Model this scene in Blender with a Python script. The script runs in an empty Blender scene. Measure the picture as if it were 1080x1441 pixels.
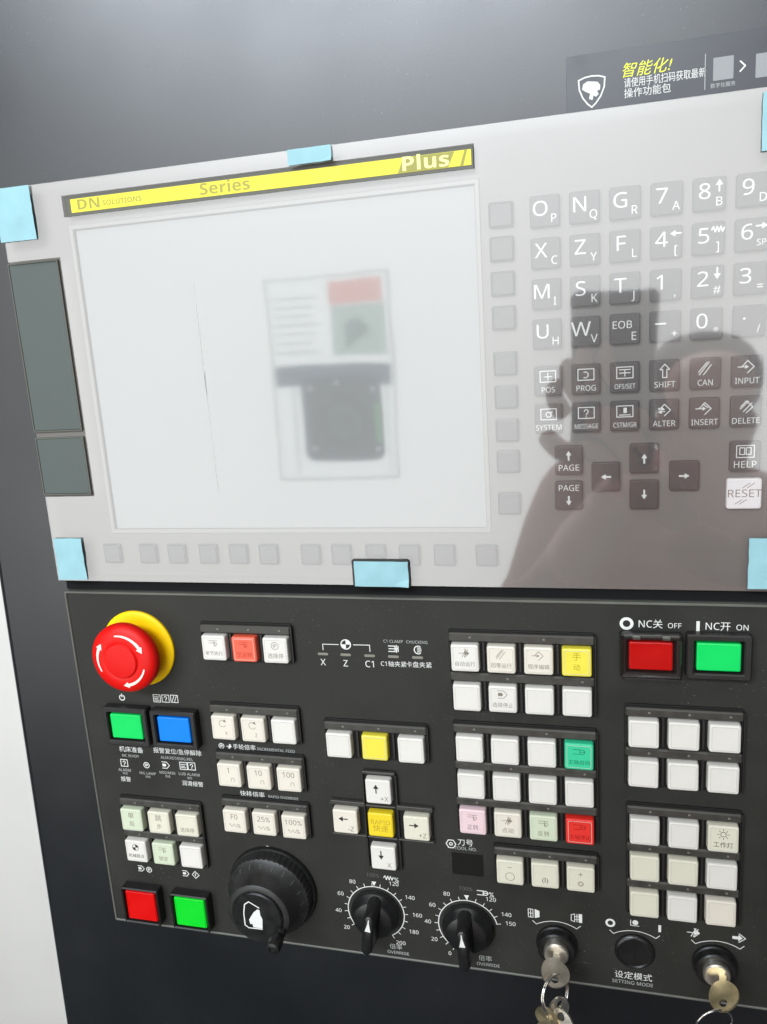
import bpy, bmesh, math, random
from mathutils import Vector, Matrix, noise
random.seed(7)
sc = bpy.context.scene
C = sc.collection
S = 0.000745                      # metres per layout unit (layout: x right, z up, h towards the viewer)
def W(x, h, z): return Vector((x * S, -h * S, z * S))

# ------------------------------------------------------------------ camera
cam_d = bpy.data.cameras.new('camera'); cam = bpy.data.objects.new('camera', cam_d); C.objects.link(cam)
cam_d.sensor_fit = 'HORIZONTAL'; cam_d.sensor_width = 36; cam_d.lens = 1102.94 / 1080 * 36
cam_d.clip_start = 0.01; cam_d.clip_end = 50
R_ = Vector((0.96767, 0.24403, -0.063748)); D_ = Vector((-0.008543, -0.220889, -0.975261)); F_ = Vector((-0.252075, 0.944276, -0.211663))
CAM = W(392.65, 500, 173.38)
CAMROT = Matrix(((R_.x, -D_.x, -F_.x), (R_.y, -D_.y, -F_.y), (R_.z, -D_.z, -F_.z))).to_4x4()
cam.matrix_world = Matrix.Translation(CAM) @ CAMROT
sc.camera = cam
# ------------------------------------------------------------------ world and lamps
wd = bpy.data.worlds.new("World"); sc.world = wd; wd.use_nodes = True
bg = wd.node_tree.nodes['Background']; bg.inputs[0].default_value = (0.80, 0.86, 0.95, 1); bg.inputs[1].default_value = 0.09
def area(name, loc, sx, sy, rad, col, aim=(0, 1, 0), spread=math.pi):
    l = bpy.data.lights.new(name, 'AREA'); l.shape = 'RECTANGLE'; l.size = sx; l.size_y = sy
    l.energy = rad * math.pi * sx * sy; l.color = col; l.spread = spread
    o = bpy.data.objects.new(name, l); C.objects.link(o); o.location = loc
    o.rotation_euler = Vector(aim).to_track_quat('-Z', 'Z').to_euler(); return o
area('shop_window_light', (-0.45, -2.75, -0.12), 4.5, 2.25, 2.75, (0.985, 0.995, 0.985))
area('high_window_light', (-0.50, -2.75, 1.74), 2.5, 0.80, 24.0, (0.84, 0.91, 1.0))
area('ceiling_light', (-0.1, -1.1, 2.3), 2.4, 0.35, 6.0, (1.0, 0.98, 0.95), aim=(0.05, 0.35, -1))
sc.view_settings.view_transform = 'Standard'; sc.view_settings.look = 'None'
sc.view_settings.exposure = 0.0; sc.view_settings.gamma = 1.0

# ------------------------------------------------------------------ materials
def lin(c):
    return tuple((v / 255 / 12.92 if v / 255 <= .04045 else ((v / 255 + .055) / 1.055) ** 2.4) for v in c)
def mat(name, col, rough=.5, spec=.5, metal=0., bump=0., bscale=900., var=0., vscale=60., emis=0., coat=0., trans=0., dust=0.):
    m = bpy.data.materials.new(name); m.use_nodes = True; nt = m.node_tree; b = nt.nodes['Principled BSDF']
    c = tuple(lin(col)) + (1,)
    b.inputs['Base Color'].default_value = c; b.inputs['Roughness'].default_value = rough
    b.inputs['Specular IOR Level'].default_value = spec; b.inputs['Metallic'].default_value = metal
    b.inputs['Coat Weight'].default_value = coat
    if trans: b.inputs['Transmission Weight'].default_value = trans
    tc = nt.nodes.new('ShaderNodeTexCoord')
    if emis:
        b.inputs['Emission Color'].default_value = c; b.inputs['Emission Strength'].default_value = emis
    if var:
        n = nt.nodes.new('ShaderNodeTexNoise'); n.inputs['Scale'].default_value = vscale; n.inputs['Detail'].default_value = 6
        nt.links.new(tc.outputs['Object'], n.inputs['Vector'])
        r = nt.nodes.new('ShaderNodeMapRange'); r.inputs[1].default_value = .3; r.inputs[2].default_value = .7
        r.inputs[3].default_value = 1 - var; r.inputs[4].default_value = 1 + var
        nt.links.new(n.outputs[0], r.inputs[0])
        h = nt.nodes.new('ShaderNodeHueSaturation'); h.inputs['Color'].default_value = c
        nt.links.new(r.outputs[0], h.inputs['Value']); nt.links.new(h.outputs[0], b.inputs['Base Color'])
        r2 = nt.nodes.new('ShaderNodeMapRange'); r2.inputs[1].default_value = .3; r2.inputs[2].default_value = .7
        r2.inputs[3].default_value = max(0, rough - .08); r2.inputs[4].default_value = min(1, rough + .10)
        nt.links.new(n.outputs[0], r2.inputs[0]); nt.links.new(r2.outputs[0], b.inputs['Roughness'])
    if dust:
        n = nt.nodes.new('ShaderNodeTexNoise'); n.inputs['Scale'].default_value = 700; n.inputs['Detail'].default_value = 2
        n2 = nt.nodes.new('ShaderNodeTexNoise'); n2.inputs['Scale'].default_value = 16; n2.inputs['Detail'].default_value = 5
        for q in (n, n2): nt.links.new(tc.outputs['Object'], q.inputs['Vector'])
        r = nt.nodes.new('ShaderNodeMapRange'); r.inputs[1].default_value = .66; r.inputs[2].default_value = .74; r.inputs[3].default_value = 0; r.inputs[4].default_value = dust
        r2 = nt.nodes.new('ShaderNodeMapRange'); r2.inputs[1].default_value = .42; r2.inputs[2].default_value = .68; r2.inputs[3].default_value = 0; r2.inputs[4].default_value = 1
        ml = nt.nodes.new('ShaderNodeMath'); ml.operation = 'MULTIPLY'; mc = nt.nodes.new('ShaderNodeMixRGB'); mc.inputs[2].default_value = (.22, .21, .19, 1)
        nt.links.new(n.outputs[0], r.inputs[0]); nt.links.new(n2.outputs[0], r2.inputs[0]); nt.links.new(r.outputs[0], ml.inputs[0]); nt.links.new(r2.outputs[0], ml.inputs[1])
        lk = b.inputs['Base Color'].links
        if lk: nt.links.new(lk[0].from_socket, mc.inputs[1])
        else: mc.inputs[1].default_value = c
        nt.links.new(ml.outputs[0], mc.inputs[0]); nt.links.new(mc.outputs[0], b.inputs['Base Color'])
    if bump:
        n = nt.nodes.new('ShaderNodeTexNoise'); n.inputs['Scale'].default_value = bscale; n.inputs['Detail'].default_value = 3
        nt.links.new(tc.outputs['Object'], n.inputs['Vector'])
        u = nt.nodes.new('ShaderNodeBump'); u.inputs['Strength'].default_value = bump; u.inputs['Distance'].default_value = .0004
        nt.links.new(n.outputs[0], u.inputs['Height']); nt.links.new(u.outputs[0], b.inputs['Normal'])
    return m
M = {}
M['paint'] = mat('cabinet_paint', (6, 10, 14), .34, .55, bump=.10, bscale=1500, var=.08, vscale=9, coat=.55, dust=.25)
M['paint'].node_tree.nodes['Principled BSDF'].inputs['Coat Roughness'].default_value = .34
M['plate'] = mat('panel_plate', (43, 43, 39), .52, .25, bump=.10, bscale=2600, var=.16, vscale=28, dust=.45)
M['rim'] = mat('panel_rim', (92, 92, 84), .4, .5, var=.1)  # lighter than the plate: the rim's edge highlight is put into its colour
M['gap'] = mat('gap_shade', (14, 15, 16), .8, .2)
M['bezel'] = mat('display_bezel', (106, 102, 97), .5, .4, var=.03)
M['key'] = mat('dark_key', (50, 45, 44), .5, .4, var=.08)
M['softkey'] = mat('soft_key', (40, 39, 38), .26, .5, bump=.05, var=.05)
M['keywhite'] = mat('reset_key', (235, 230, 228), .45, .4, var=.03)
M['ink'] = mat('white_ink', (216, 216, 210), .6, .2)
M['ink2'] = mat('dim_white_ink', (170, 172, 168), .6, .2)
M['inkfaint'] = mat('faint_ink', (92, 92, 86), .6, .2)
M['cap'] = mat('white_cap', (212, 208, 199), .38, .45, bump=.05, var=.035, vscale=45)
M['capcream'] = mat('cream_cap', (208, 204, 184), .38, .45, bump=.03, var=.03)
M['capcream2'] = mat('warm_cap', (213, 206, 190), .38, .45, bump=.03, var=.03)
M['capgreenish'] = mat('pale_green_cap', (194, 203, 176), .38, .45, var=.03)
M['cappink'] = mat('pink_cap', (220, 192, 195), .38, .45, var=.03)
M['caporange'] = mat('orange_cap', (220, 92, 66), .4, .45, var=.04)
M['capyellow'] = mat('yellow_cap', (222, 208, 66), .4, .45, var=.03)
M['capyellow2'] = mat('deep_yellow_cap', (222, 196, 36), .4, .45, var=.03)
M['capteal'] = mat('teal_cap', (52, 190, 140), .4, .45, var=.03)
M['capred'] = mat('red_cap', (216, 44, 34), .4, .45, var=.04)
M['lgreen'] = mat('green_lens', (6, 196, 88), .35, .3, emis=.08, var=.03)
M['lgreen2'] = mat('deep_green_lens', (4, 190, 36), .35, .3, emis=.18, var=.03)
M['lblue'] = mat('blue_lens', (2, 118, 222), .35, .3, emis=.08, var=.03)
M['lred'] = mat('red_lens', (196, 4, 3), .35, .25, emis=.08, var=.05)
M['house'] = mat('housing', (32, 31, 29), .42, .5, bump=.05, var=.1)
M['housedark'] = mat('housing_recess', (16, 15, 14), .6, .3)
M['ledge'] = mat('row_ledge', (58, 56, 51), .4, .5, bump=.04, var=.2, vscale=160, dust=.5)
M['led'] = mat('unlit_led', (120, 118, 105), .3, .5)
M['inkcap'] = mat('cap_ink', (128, 120, 108), .6, .2)
M['inkdark'] = mat('dark_ink', (50, 46, 42), .6, .2)
M['inkyel'] = mat('ink_on_yellow', (176, 150, 40), .6, .2)
M['inkteal'] = mat('ink_on_teal', (20, 105, 78), .6, .2)
M['inkred'] = mat('ink_on_red', (150, 20, 16), .6, .2)
M['inkorange'] = mat('ink_on_orange', (170, 60, 44), .6, .2)
M['estop'] = mat('red_mushroom', (210, 14, 8), .42, .28, var=.04)
M['estopskirt'] = mat('red_skirt', (120, 12, 12), .45, .4)
M['yellow'] = mat('yellow_collar', (250, 206, 0), .45, .25, var=.06)
M['arrowwhite'] = mat('arrow_white', (244, 220, 208), .5, .3)
M['knob'] = mat('black_knob', (22, 22, 21), .33, .55, bump=.05, var=.12, vscale=150)
M['knob2'] = mat('worn_black_knob', (34, 34, 32), .48, .5, bump=.15, var=.3, vscale=120)
M['metal'] = mat('nickel', (224, 218, 204), .38, .5, metal=1., var=.25, vscale=120, bump=.06)
M['steel'] = mat('steel_ring', (215, 212, 205), .18, .5, metal=1.)
M['brass'] = mat('brass', (214, 198, 158), .42, .5, metal=1., var=.25, vscale=140)
M['glass'] = mat('screen_glass', (124, 126, 124), .05, .6, emis=.0)
M['slot'] = mat('slot_door', (76, 84, 80), .5, .4, bump=.03, var=.05)
M['tape'] = mat('cyan_tape', (140, 182, 188), .5, .3, var=.07, vscale=50, bump=.3, bscale=160)
M['barborder'] = mat('bar_border', (92, 92, 84), .5, .3)
M['baryellow'] = mat('bar_yellow', (222, 212, 66), .5, .3, var=.02)
M['bargrey'] = mat('bar_grey', (150, 146, 70), .5, .3)
M['barink'] = mat('bar_ink', (160, 152, 70), .5, .3)
M['barink2'] = mat('bar_ink_light', (240, 236, 150), .5, .3)
M['sticker'] = mat('navy_sticker', (22, 25, 34), .36, .5, var=.06, coat=.45)
M['sticker'].node_tree.nodes['Principled BSDF'].inputs['Coat Roughness'].default_value = .36
M['stickerpatch'] = mat('sticker_patch', (140, 142, 142), .5, .4, var=.05)
M['yellowink'] = mat('yellow_ink', (226, 230, 60), .5, .3)
M['wall'] = mat('white_wall', (250, 247, 240), .7, .3, var=.02, vscale=4)
M['window_lens'] = mat('display_window', (18, 18, 15), .3, .5)
M['phone'] = mat('phone_glass', (16, 24, 26), .2, .5)
M['cloth'] = mat('brown_shirt', (205, 150, 136), .9, .2, bump=.3, bscale=500, var=.15, vscale=30)
M['skin'] = mat('skin', (240, 180, 160), .5, .4, var=.06)
M['hair'] = mat('hair', (110, 92, 84), .6, .4)
# clear guard
g = bpy.data.materials.new('clear_guard'); g.use_nodes = True; nt = g.node_tree; nt.nodes.clear()
o_ = nt.nodes.new('ShaderNodeOutputMaterial'); mx = nt.nodes.new('ShaderNodeMixShader'); tr = nt.nodes.new('ShaderNodeBsdfTransparent'); gl = nt.nodes.new('ShaderNodeBsdfGlossy')
fr = nt.nodes.new('ShaderNodeFresnel'); fr.inputs[0].default_value = 1.5; gl.inputs['Roughness'].default_value = .08; tr.inputs[0].default_value = (.93, .93, .92, 1)
nt.links.new(fr.outputs[0], mx.inputs[0]); nt.links.new(tr.outputs[0], mx.inputs[1]); nt.links.new(gl.outputs[0], mx.inputs[2]); nt.links.new(mx.outputs[0], o_.inputs[0])
M['clear'] = g
# protective film: clear plastic with a semi-gloss, slightly hazy surface
g = bpy.data.materials.new('protective_film'); g.use_nodes = True; nt = g.node_tree; nt.nodes.clear()
o_ = nt.nodes.new('ShaderNodeOutputMaterial'); mx = nt.nodes.new('ShaderNodeMixShader'); tr = nt.nodes.new('ShaderNodeBsdfTransparent')
g1 = nt.nodes.new('ShaderNodeBsdfGlossy'); g2 = nt.nodes.new('ShaderNodeBsdfGlossy'); mg = nt.nodes.new('ShaderNodeMixShader')
g1.inputs['Roughness'].default_value = .04; g2.inputs['Roughness'].default_value = .30; mg.inputs[0].default_value = .36
mx.inputs[0].default_value = .24
tc = nt.nodes.new('ShaderNodeTexCoord'); nz = nt.nodes.new('ShaderNodeTexNoise'); nz.inputs['Scale'].default_value = 90; nz.inputs['Detail'].default_value = 4
mp = nt.nodes.new('ShaderNodeMapping'); mp.inputs['Scale'].default_value = (1.6, 1, .5)
bp = nt.nodes.new('ShaderNodeBump'); bp.inputs['Strength'].default_value = .05; bp.inputs['Distance'].default_value = .0006
nt.links.new(tc.outputs['Object'], mp.inputs[0]); nt.links.new(mp.outputs[0], nz.inputs['Vector']); nt.links.new(nz.outputs[0], bp.inputs['Height'])
nt.links.new(g1.outputs[0], mg.inputs[1]); nt.links.new(g2.outputs[0], mg.inputs[2])
nt.links.new(tr.outputs[0], mx.inputs[1]); nt.links.new(mg.outputs[0], mx.inputs[2]); nt.links.new(mx.outputs[0], o_.inputs[0])
M['film'] = g
def translucent(name, col):
    g = bpy.data.materials.new(name); g.use_nodes = True; nt = g.node_tree; nt.nodes.clear()
    o_ = nt.nodes.new('ShaderNodeOutputMaterial'); t = nt.nodes.new('ShaderNodeBsdfTranslucent'); t.inputs[0].default_value = tuple(lin(col)) + (1,)
    nt.links.new(t.outputs[0], o_.inputs[0]); M[name] = g
translucent('backlit_paper', (253, 254, 254)); translucent('backlit_rule', (230, 232, 231)); translucent('backlit_ring', (22, 60, 64)); translucent('backlit_core', (84, 150, 136)); translucent('backlit_lime', (90, 225, 150)); translucent('backlit_red', (240, 196, 188))
translucent('backlit_green', (206, 218, 212)); translucent('backlit_leaf', (180, 198, 190)); translucent('backlit_blue', (124, 134, 156)); translucent('backlit_dark', (70, 92, 116)); translucent('backlit_teal', (14, 92, 88))

# ------------------------------------------------------------------ object helpers
def link(name, me, m, parent=None, loc=None, smooth=False):
    o = bpy.data.objects.new(name, me); C.objects.link(o)
    if m is not None and not me.materials: me.materials.append(m)
    if parent is not None: o.parent = parent
    if loc is not None: o.location = loc
    return o
def thing(name, label, cat, x, z, h=0, group=None):
    o = bpy.data.objects.new(name, None); C.objects.link(o); o.location = W(x, h, z); o.empty_display_size = .01
    o['label'] = label; o['category'] = cat
    if group: o['group'] = group
    return o
def tag(o, label, cat, group=None):
    o['label'] = label; o['category'] = cat
    if group: o['group'] = group
    return o
def mesh(verts, faces, smooth=False, name='m'):
    me = bpy.data.meshes.new(name); me.from_pydata([tuple(v) for v in verts], [], faces); me.validate(); me.update()
    bm = bmesh.new(); bm.from_mesh(me); bmesh.ops.recalc_face_normals(bm, faces=bm.faces); bm.to_mesh(me); bm.free()
    if smooth:
        for p in me.polygons: p.use_smooth = True
    return me
def rrect(cx, cz, w, d, r, n=4):
    r = min(r, w / 2 - .01, d / 2 - .01); pts = []
    for (sx, sz, a0) in ((1, 1, 0), (-1, 1, 90), (-1, -1, 180), (1, -1, 270)):
        for k in range(n + 1):
            a = math.radians(a0 + 90 * k / n)
            pts.append((cx + sx * (w / 2 - r) + r * math.cos(a), cz + sz * (d / 2 - r) + r * math.sin(a)))
    return pts
def stack(loops, close_top=True, close_bot=True, smooth=False):
    """loops: list of (points, h)"""
    V, Fc = [], []; n = len(loops[0][0])
    for pts, h in loops:
        for p in pts: V.append(W(p[0], h, p[1]))
    for i in range(len(loops) - 1):
        for k in range(n):
            a = i * n + k; b = i * n + (k + 1) % n
            Fc.append((a, b, b + n, a + n))
    if close_bot: Fc.append(tuple(range(n)))
    if close_top: Fc.append(tuple(range((len(loops) - 1) * n, len(loops) * n)))
    return mesh(V, Fc, smooth)
def rbox(w, d, h0, h1, r=1, b=.6, cx=0, cz=0, taper=0, n=4):
    return stack([(rrect(cx, cz, w, d, r, n), h0), (rrect(cx, cz, w - taper, d - taper, r, n), h1 - b),
                  (rrect(cx, cz, w - taper - b * .6, d - taper - b * .6, max(r - b * .3, .05), n), h1 - b * .3),
                  (rrect(cx, cz, w - taper - 2 * b, d - taper - 2 * b, max(r - b, .05), n), h1)])
def frame(w, d, wi, di, h0, h1, r=1, ri=1, cx=0, cz=0, b=.4, n=4):
    o = [(rrect(cx, cz, w, d, r, n), h0), (rrect(cx, cz, w, d, r, n), h1 - b), (rrect(cx, cz, w - 2 * b, d - 2 * b, max(r - b, .05), n), h1),
         (rrect(cx, cz, wi + 2 * b, di + 2 * b, ri + b, n), h1), (rrect(cx, cz, wi, di, ri, n), h1 - b), (rrect(cx, cz, wi, di, ri, n), h0)]
    V, Fc = [], []; m_ = len(o[0][0])
    for pts, h in o:
        for p in pts: V.append(W(p[0], h, p[1]))
    for i in range(len(o)):
        j = (i + 1) % len(o)
        for k in range(m_):
            Fc.append((i * m_ + k, i * m_ + (k + 1) % m_, j * m_ + (k + 1) % m_, j * m_ + k))
    return mesh(V, Fc)
def circ(cx, cz, r, n=40): return [(cx + r * math.cos(2 * math.pi * k / n), cz + r * math.sin(2 * math.pi * k / n)) for k in range(n)]
def lathe(profile, cx=0, cz=0, n=48, smooth=True, knurl=0, kr=(0, 0)):
    """profile: list of (r, h); knurl: ridge amplitude on rings with index in kr"""
    L = []
    for i, (r, h) in enumerate(profile):
        pts = []
        for k in range(n):
            a = 2 * math.pi * k / n; rr = max(r, .02)
            if knurl and kr[0] <= i <= kr[1]: rr += knurl * (1 if k % 2 else -1)
            pts.append((cx + rr * math.cos(a), cz + rr * math.sin(a)))
        L.append((pts, h))
    me = stack(L, smooth=smooth)
    if smooth:
        try: me.set_sharp_from_angle(angle=math.radians(38))
        except Exception: pass
    return me
def flat(polys, h):
    V, Fc = [], []
    for p in polys:
        s = len(V); V += [W(x, h, z) for x, z in p]; Fc.append(tuple(range(s, s + len(p))))
    return mesh(V, Fc)
def ribbon(pts, w, closed=False):
    """flat printed line as one list of quads"""
    out = []; n = len(pts); segs = n if closed else n - 1
    for i in range(segs):
        a = Vector(pts[i]); b = Vector(pts[(i + 1) % n]); d = b - a
        if d.length < 1e-6: continue
        d.normalize(); q = Vector((-d.y, d.x)) * w / 2; e = d * w * .25
        out.append([tuple(a - e + q), tuple(a - e - q), tuple(b + e - q), tuple(b + e + q)])
    return out
def arcpts(cx, cz, r, a0, a1, n=24): return [(cx + r * math.cos(math.radians(a0 + (a1 - a0) * k / n)), cz + r * math.sin(math.radians(a0 + (a1 - a0) * k / n))) for k in range(n + 1)]
PRINTH = .06
def prnt(name, polys, m, parent, h=PRINTH, loc=None):
    # stagger overlapping quads by a hair so no two share a plane
    V, Fc = [], []
    for i, p in enumerate(polys):
        s = len(V); hh = h + .004 * (i % 7); V += [W(x, hh, z) for x, z in p]; Fc.append(tuple(range(s, s + len(p))))
    return link(name, mesh(V, Fc), m, parent, loc)
JOBS = []
def text(s, x, z, size, m, parent, h=PRINTH, al='CENTER', name='lettering', sx=1., shear=0., bold=0., rot=0.):
    JOBS.append((s, x, z, size, m, parent, h, al, name, sx, shear, bold, rot))
def sans(s, bold):
    out = ''
    for ch in s:
        o = ord(ch)
        if 65 <= o <= 90: out += chr((0x1D5D4 if bold else 0x1D5A0) + o - 65)
        elif 97 <= o <= 122: out += chr((0x1D5EE if bold else 0x1D5BA) + o - 97)
        elif 48 <= o <= 57: out += chr((0x1D7EC if bold else 0x1D7E2) + o - 48)
        else: out += ch
    return out
def run_text():
    tmp = []
    for j in JOBS:
        s, x, z, size, m, parent, h, al, name, sx, shear, bold, rot = j
        cu = bpy.data.curves.new('t', 'FONT'); cu.body = sans(s, bold > .08); cu.size = size * S * 1.3; cu.align_x = al; cu.align_y = 'CENTER'
        cu.resolution_u = 2; cu.shear = shear; cu.space_line = .8
        o = bpy.data.objects.new('t', cu); C.objects.link(o); tmp.append(o)
    dg = bpy.context.evaluated_depsgraph_get(); dg.update(); outs = []
    for j, o in zip(JOBS, tmp):
        outs.append(bpy.data.meshes.new_from_object(o.evaluated_get(dg)))
    for j, o, me in zip(JOBS, tmp, outs):
        s, x, z, size, m, parent, h, al, name, sx, shear, bold, rot = j
        if me is not None and len(me.vertices):
            me.materials.clear()
            me.transform(Matrix.Translation(W(x, h, z)) @ Matrix.Rotation(rot, 4, 'Y') @ Matrix.Rotation(math.pi / 2, 4, 'X') @ Matrix.Diagonal((sx, 1, 1, 1)))
            link(name, me, m, parent)
        cu = o.data; bpy.data.objects.remove(o); bpy.data.curves.remove(cu)
# raised features were surveyed at panel level; this carries them up to height h
def up(x, z, h): k = 1 - h / 500; return 392.65 + (x - 392.65) * k, 173.38 + (z - 173.38) * k

# icons: strokes in a unit cell (-1..1), turned into ribbons
def icon(kind, cx, cz, s, w=.45):
    P = []; T = lambda pts: [(cx + a * s, cz + b * s) for a, b in pts]
    def st(pts, closed=False, ww=w): P.extend(ribbon(T(pts), ww, closed))
    def fill(pts): P.append(T(pts))
    def arr(x0, z0, x1, z1, hd=.35, ww=w):
        d = Vector((x1 - x0, z1 - z0)).normalized(); q = Vector((-d.y, d.x)); e = Vector((x1, z1))
        st([(x0, z0), tuple(e - d * hd)], ww=ww); fill([(x1, z1), tuple(e - d * hd * 1.3 + q * hd * .8), tuple(e - d * hd * 1.3 - q * hd * .8)])
    def circle(r, x=0, z=0, a0=0, a1=360, ww=w): st(arcpts(x, z, r, a0, a1, 20), ww=ww)
    if kind in ('up', 'down', 'left', 'right'):
        d = {'up': (0, 1), 'down': (0, -1), 'left': (-1, 0), 'right': (1, 0)}[kind]
        arr(-d[0], -d[1], d[0], d[1], .75, w)
    elif kind == 'power': circle(.75, a0=120, a1=420); st([(0, .2), (0, 1.1)])
    elif kind == 'shift': st([(-.3, -1), (.3, -1), (.3, .2), (.7, .2), (0, 1), (-.7, .2), (-.3, .2)], True)
    elif kind == 'can': st([(-.9, -.9), (.5, 1)]); st([(-.3, -.9), (.8, .6)]); st([(-1, -.5), (.2, 1)])
    elif kind in ('diamond', 'alter', 'insert', 'input', 'delete'):
        st([(-.8, 0), (0, .9), (.9, 0), (0, -.9)], kind == 'diamond')
        if kind == 'diamond': st([(-.15, -.35), (.1, 0), (-.1, .1), (.15, .4)])
        if kind == 'input' or kind == 'insert': arr(-1.3, 0, .2, 0, .4)
        if kind == 'insert': st([(-.3, .7), (.5, .1)])
        if kind == 'alter': arr(-.9, .3, .1, .1, .4); arr(.1, -.2, -.9, -.3, .4)
        if kind == 'delete': st([(-.8, -.3), (.3, .9)]); st([(-.4, -.7), (.8, .6)])
    elif kind in ('pos', 'prog', 'ofs', 'system', 'message', 'cstm'):
        st([(-1.2, -.8), (1.2, -.8), (1.2, .9), (-1.2, .9)], True)
        if kind == 'pos': st([(-.6, 0), (.6, 0)]); st([(0, -.5), (0, .6)])
        if kind == 'prog': circle(.45, -.1, 0, -120, 120)
        if kind == 'ofs': st([(-.8, .5), (.8, .5)]); st([(-.8, 0), (.8, 0)]); st([(0, -.5), (0, .5)])
        if kind == 'system': circle(.4); st([(.2, .2), (.6, .5)])
        if kind == 'message': circle(.3, 0, .25, -60, 180); st([(.15, 0), (0, -.3)]); st([(0, -.5), (0, -.62)])
        if kind == 'cstm': fill([(-.2, -.2), (.3, -.2), (.3, .6), (-.2, .6)]); st([(-.8, -.5), (.8, -.5)])
    elif kind == 'book': st([(-1.1, -.8), (1.1, -.8), (1.1, .8), (-1.1, .8)], True); st([(-.7, -.4), (-.7, .5), (-.1, .5), (-.1, -.4)], True); st([(.7, -.4), (.7, .5), (.1, .5), (.1, -.4)], True)
    elif kind == 'door':
        st([(-1, -.8), (-.2, -.8), (-.2, .8), (-1, .8)], True); fill([(.1, -.9), (.9, -.6), (.9, .6), (.1, .9)]); st([(-.6, -.8), (-.6, .8)]); st([(-1, 0), (-.2, 0)])
    elif kind == 'door2':
        st([(-1, -.6), (-.4, -.8), (-.4, .8), (-1, .6)], True); fill([(.3, -.9), (.9, -.9), (.9, .9), (.3, .9)]); st([(0, -.8), (0, .8)]); st([(-.4, .3), (.3, .3)]); st([(-.4, -.3), (.3, -.3)])
    elif kind == 'chuck': st([(-1.2, .5), (.2, .5)]); st([(-1.2, -.5), (.2, -.5)]); circle(.5, .6, 0); st([(.3, 0), (1.2, 0)])
    elif kind == 'clamp': st([(-1.1, .6), (.3, .6), (.3, -.6), (-1.1, -.6)]); st([(-1, 0), (.9, 0)]); st([(.6, .8), (.6, -.8)]); st([(.95, .6), (.95, -.6)])
    elif kind == 'jaws': circle(.8, .2, 0, 60, 300); st([(0, .4), (.7, .4)]); st([(0, 0), (.8, 0)]); st([(0, -.4), (.7, -.4)])
    elif kind == 'prgstart': st([(-1, -.8), (.2, -.8), (.9, 0), (.2, .8), (-1, .8)], False); fill([(-.9, -.35), (-.1, -.35), (.1, 0), (-.1, .35), (-.9, .35)])
    elif kind == 'cycle': circle(.8); st([(-.4, 0), (.4, 0)]); circle(.35, a0=30, a1=260)
    elif kind == 'q': st([(-1, -1), (1, -1), (1, 1), (-1, 1)], True); circle(.35, 0, .2, -60, 180); st([(.15, -.05), (0, -.35)]); st([(0, -.55), (0, -.68)])
    elif kind == 'slashes': st([(-1, -1), (1, -1), (1, 1), (-1, 1)], True); st([(-.7, -.8), (0, .8)]); st([(0, -.8), (.7, .8)])
    elif kind == 'rows': st([(-1, -1), (1, -1), (1, 1), (-1, 1)], True); st([(-.7, .4), (.6, .4)]); st([(-.7, -.1), (.3, -.1)]); st([(-.7, -.5), (.6, -.5)])
    elif kind == 'sun': circle(.5); [st([(.75 * math.cos(a), .75 * math.sin(a)), (1.1 * math.cos(a), 1.1 * math.sin(a))]) for a in [k * math.pi / 4 for k in range(8)]]
    elif kind == 'hex': st(arcpts(0, 0, 1, 0, 360, 6)); circle(.3)
    elif kind == 'refpt':
        circle(.8); fill([(0, 0)] + arcpts(0, 0, .8, 0, 90, 6)); fill([(0, 0)] + arcpts(0, 0, .8, 180, 270, 6))
    elif kind == 'wave': st([(-1.1, 0), (-.8, .5), (-.5, -.4), (-.2, .5), (.1, -.4), (.4, .5), (.7, -.4), (1., .3)])
    elif kind == 'ccw': circle(.8, a0=60, a1=330); fill([(.9, .3), (.1, .5), (.6, 1.05)])
    elif kind == 'fast': arr(-1.2, 0, .9, 0, .7); st([(-.5, -.8), (.3, .9)]); st([(-.1, -.8), (.7, .8)]); st([(0, .9), (.9, 0), (0, -.9)])
    elif kind == 'onearrow': fill([(-1.2, -.3), (-.2, -.3), (-.2, -.7), (.5, 0), (-.2, .7), (-.2, .3), (-1.2, .3)]); st([(-.1, -.9), (1, 0), (-.1, .9)])
    elif kind == 'tool': st([(-1, .6), (1, .6)]); st([(-1, .1), (.2, .1)]); st([(.2, .6), (.2, -.6), (.6, -.6)]); circle(.3, .6, -.1)
    return P

# ------------------------------------------------------------------ setting
def struct(name, me, m): o = link(name, me, m); o['kind'] = 'structure'; return o
struct('back_wall', mesh([(-6, 1.3, -3), (6, 1.3, -3), (6, 1.3, 3), (-6, 1.3, 3)], [(0, 1, 2, 3)]), M['wall'])
# ------------------------------------------------------------------ cabinet
cab = thing('machine_cabinet', 'large dark grey painted cabinet front behind the display unit and the button panel', 'cabinet', 230, -420, -4)
ox, oz = 230, -420
def cl(pts): return [(x - ox, z - oz) for x, z in pts]
def outline(k): # slightly slanting left edge
    return [(-45 + k, 760), (900, 760), (900, -720), (-84 + k, -720)]
link('front_sheet', stack([(cl(outline(0)), -260), (cl(outline(0)), -6), (cl(outline(.8)), -2.4), (cl(outline(3)), -.7), (cl(outline(6)), 0)], smooth=False), M['paint'], cab)

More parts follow.
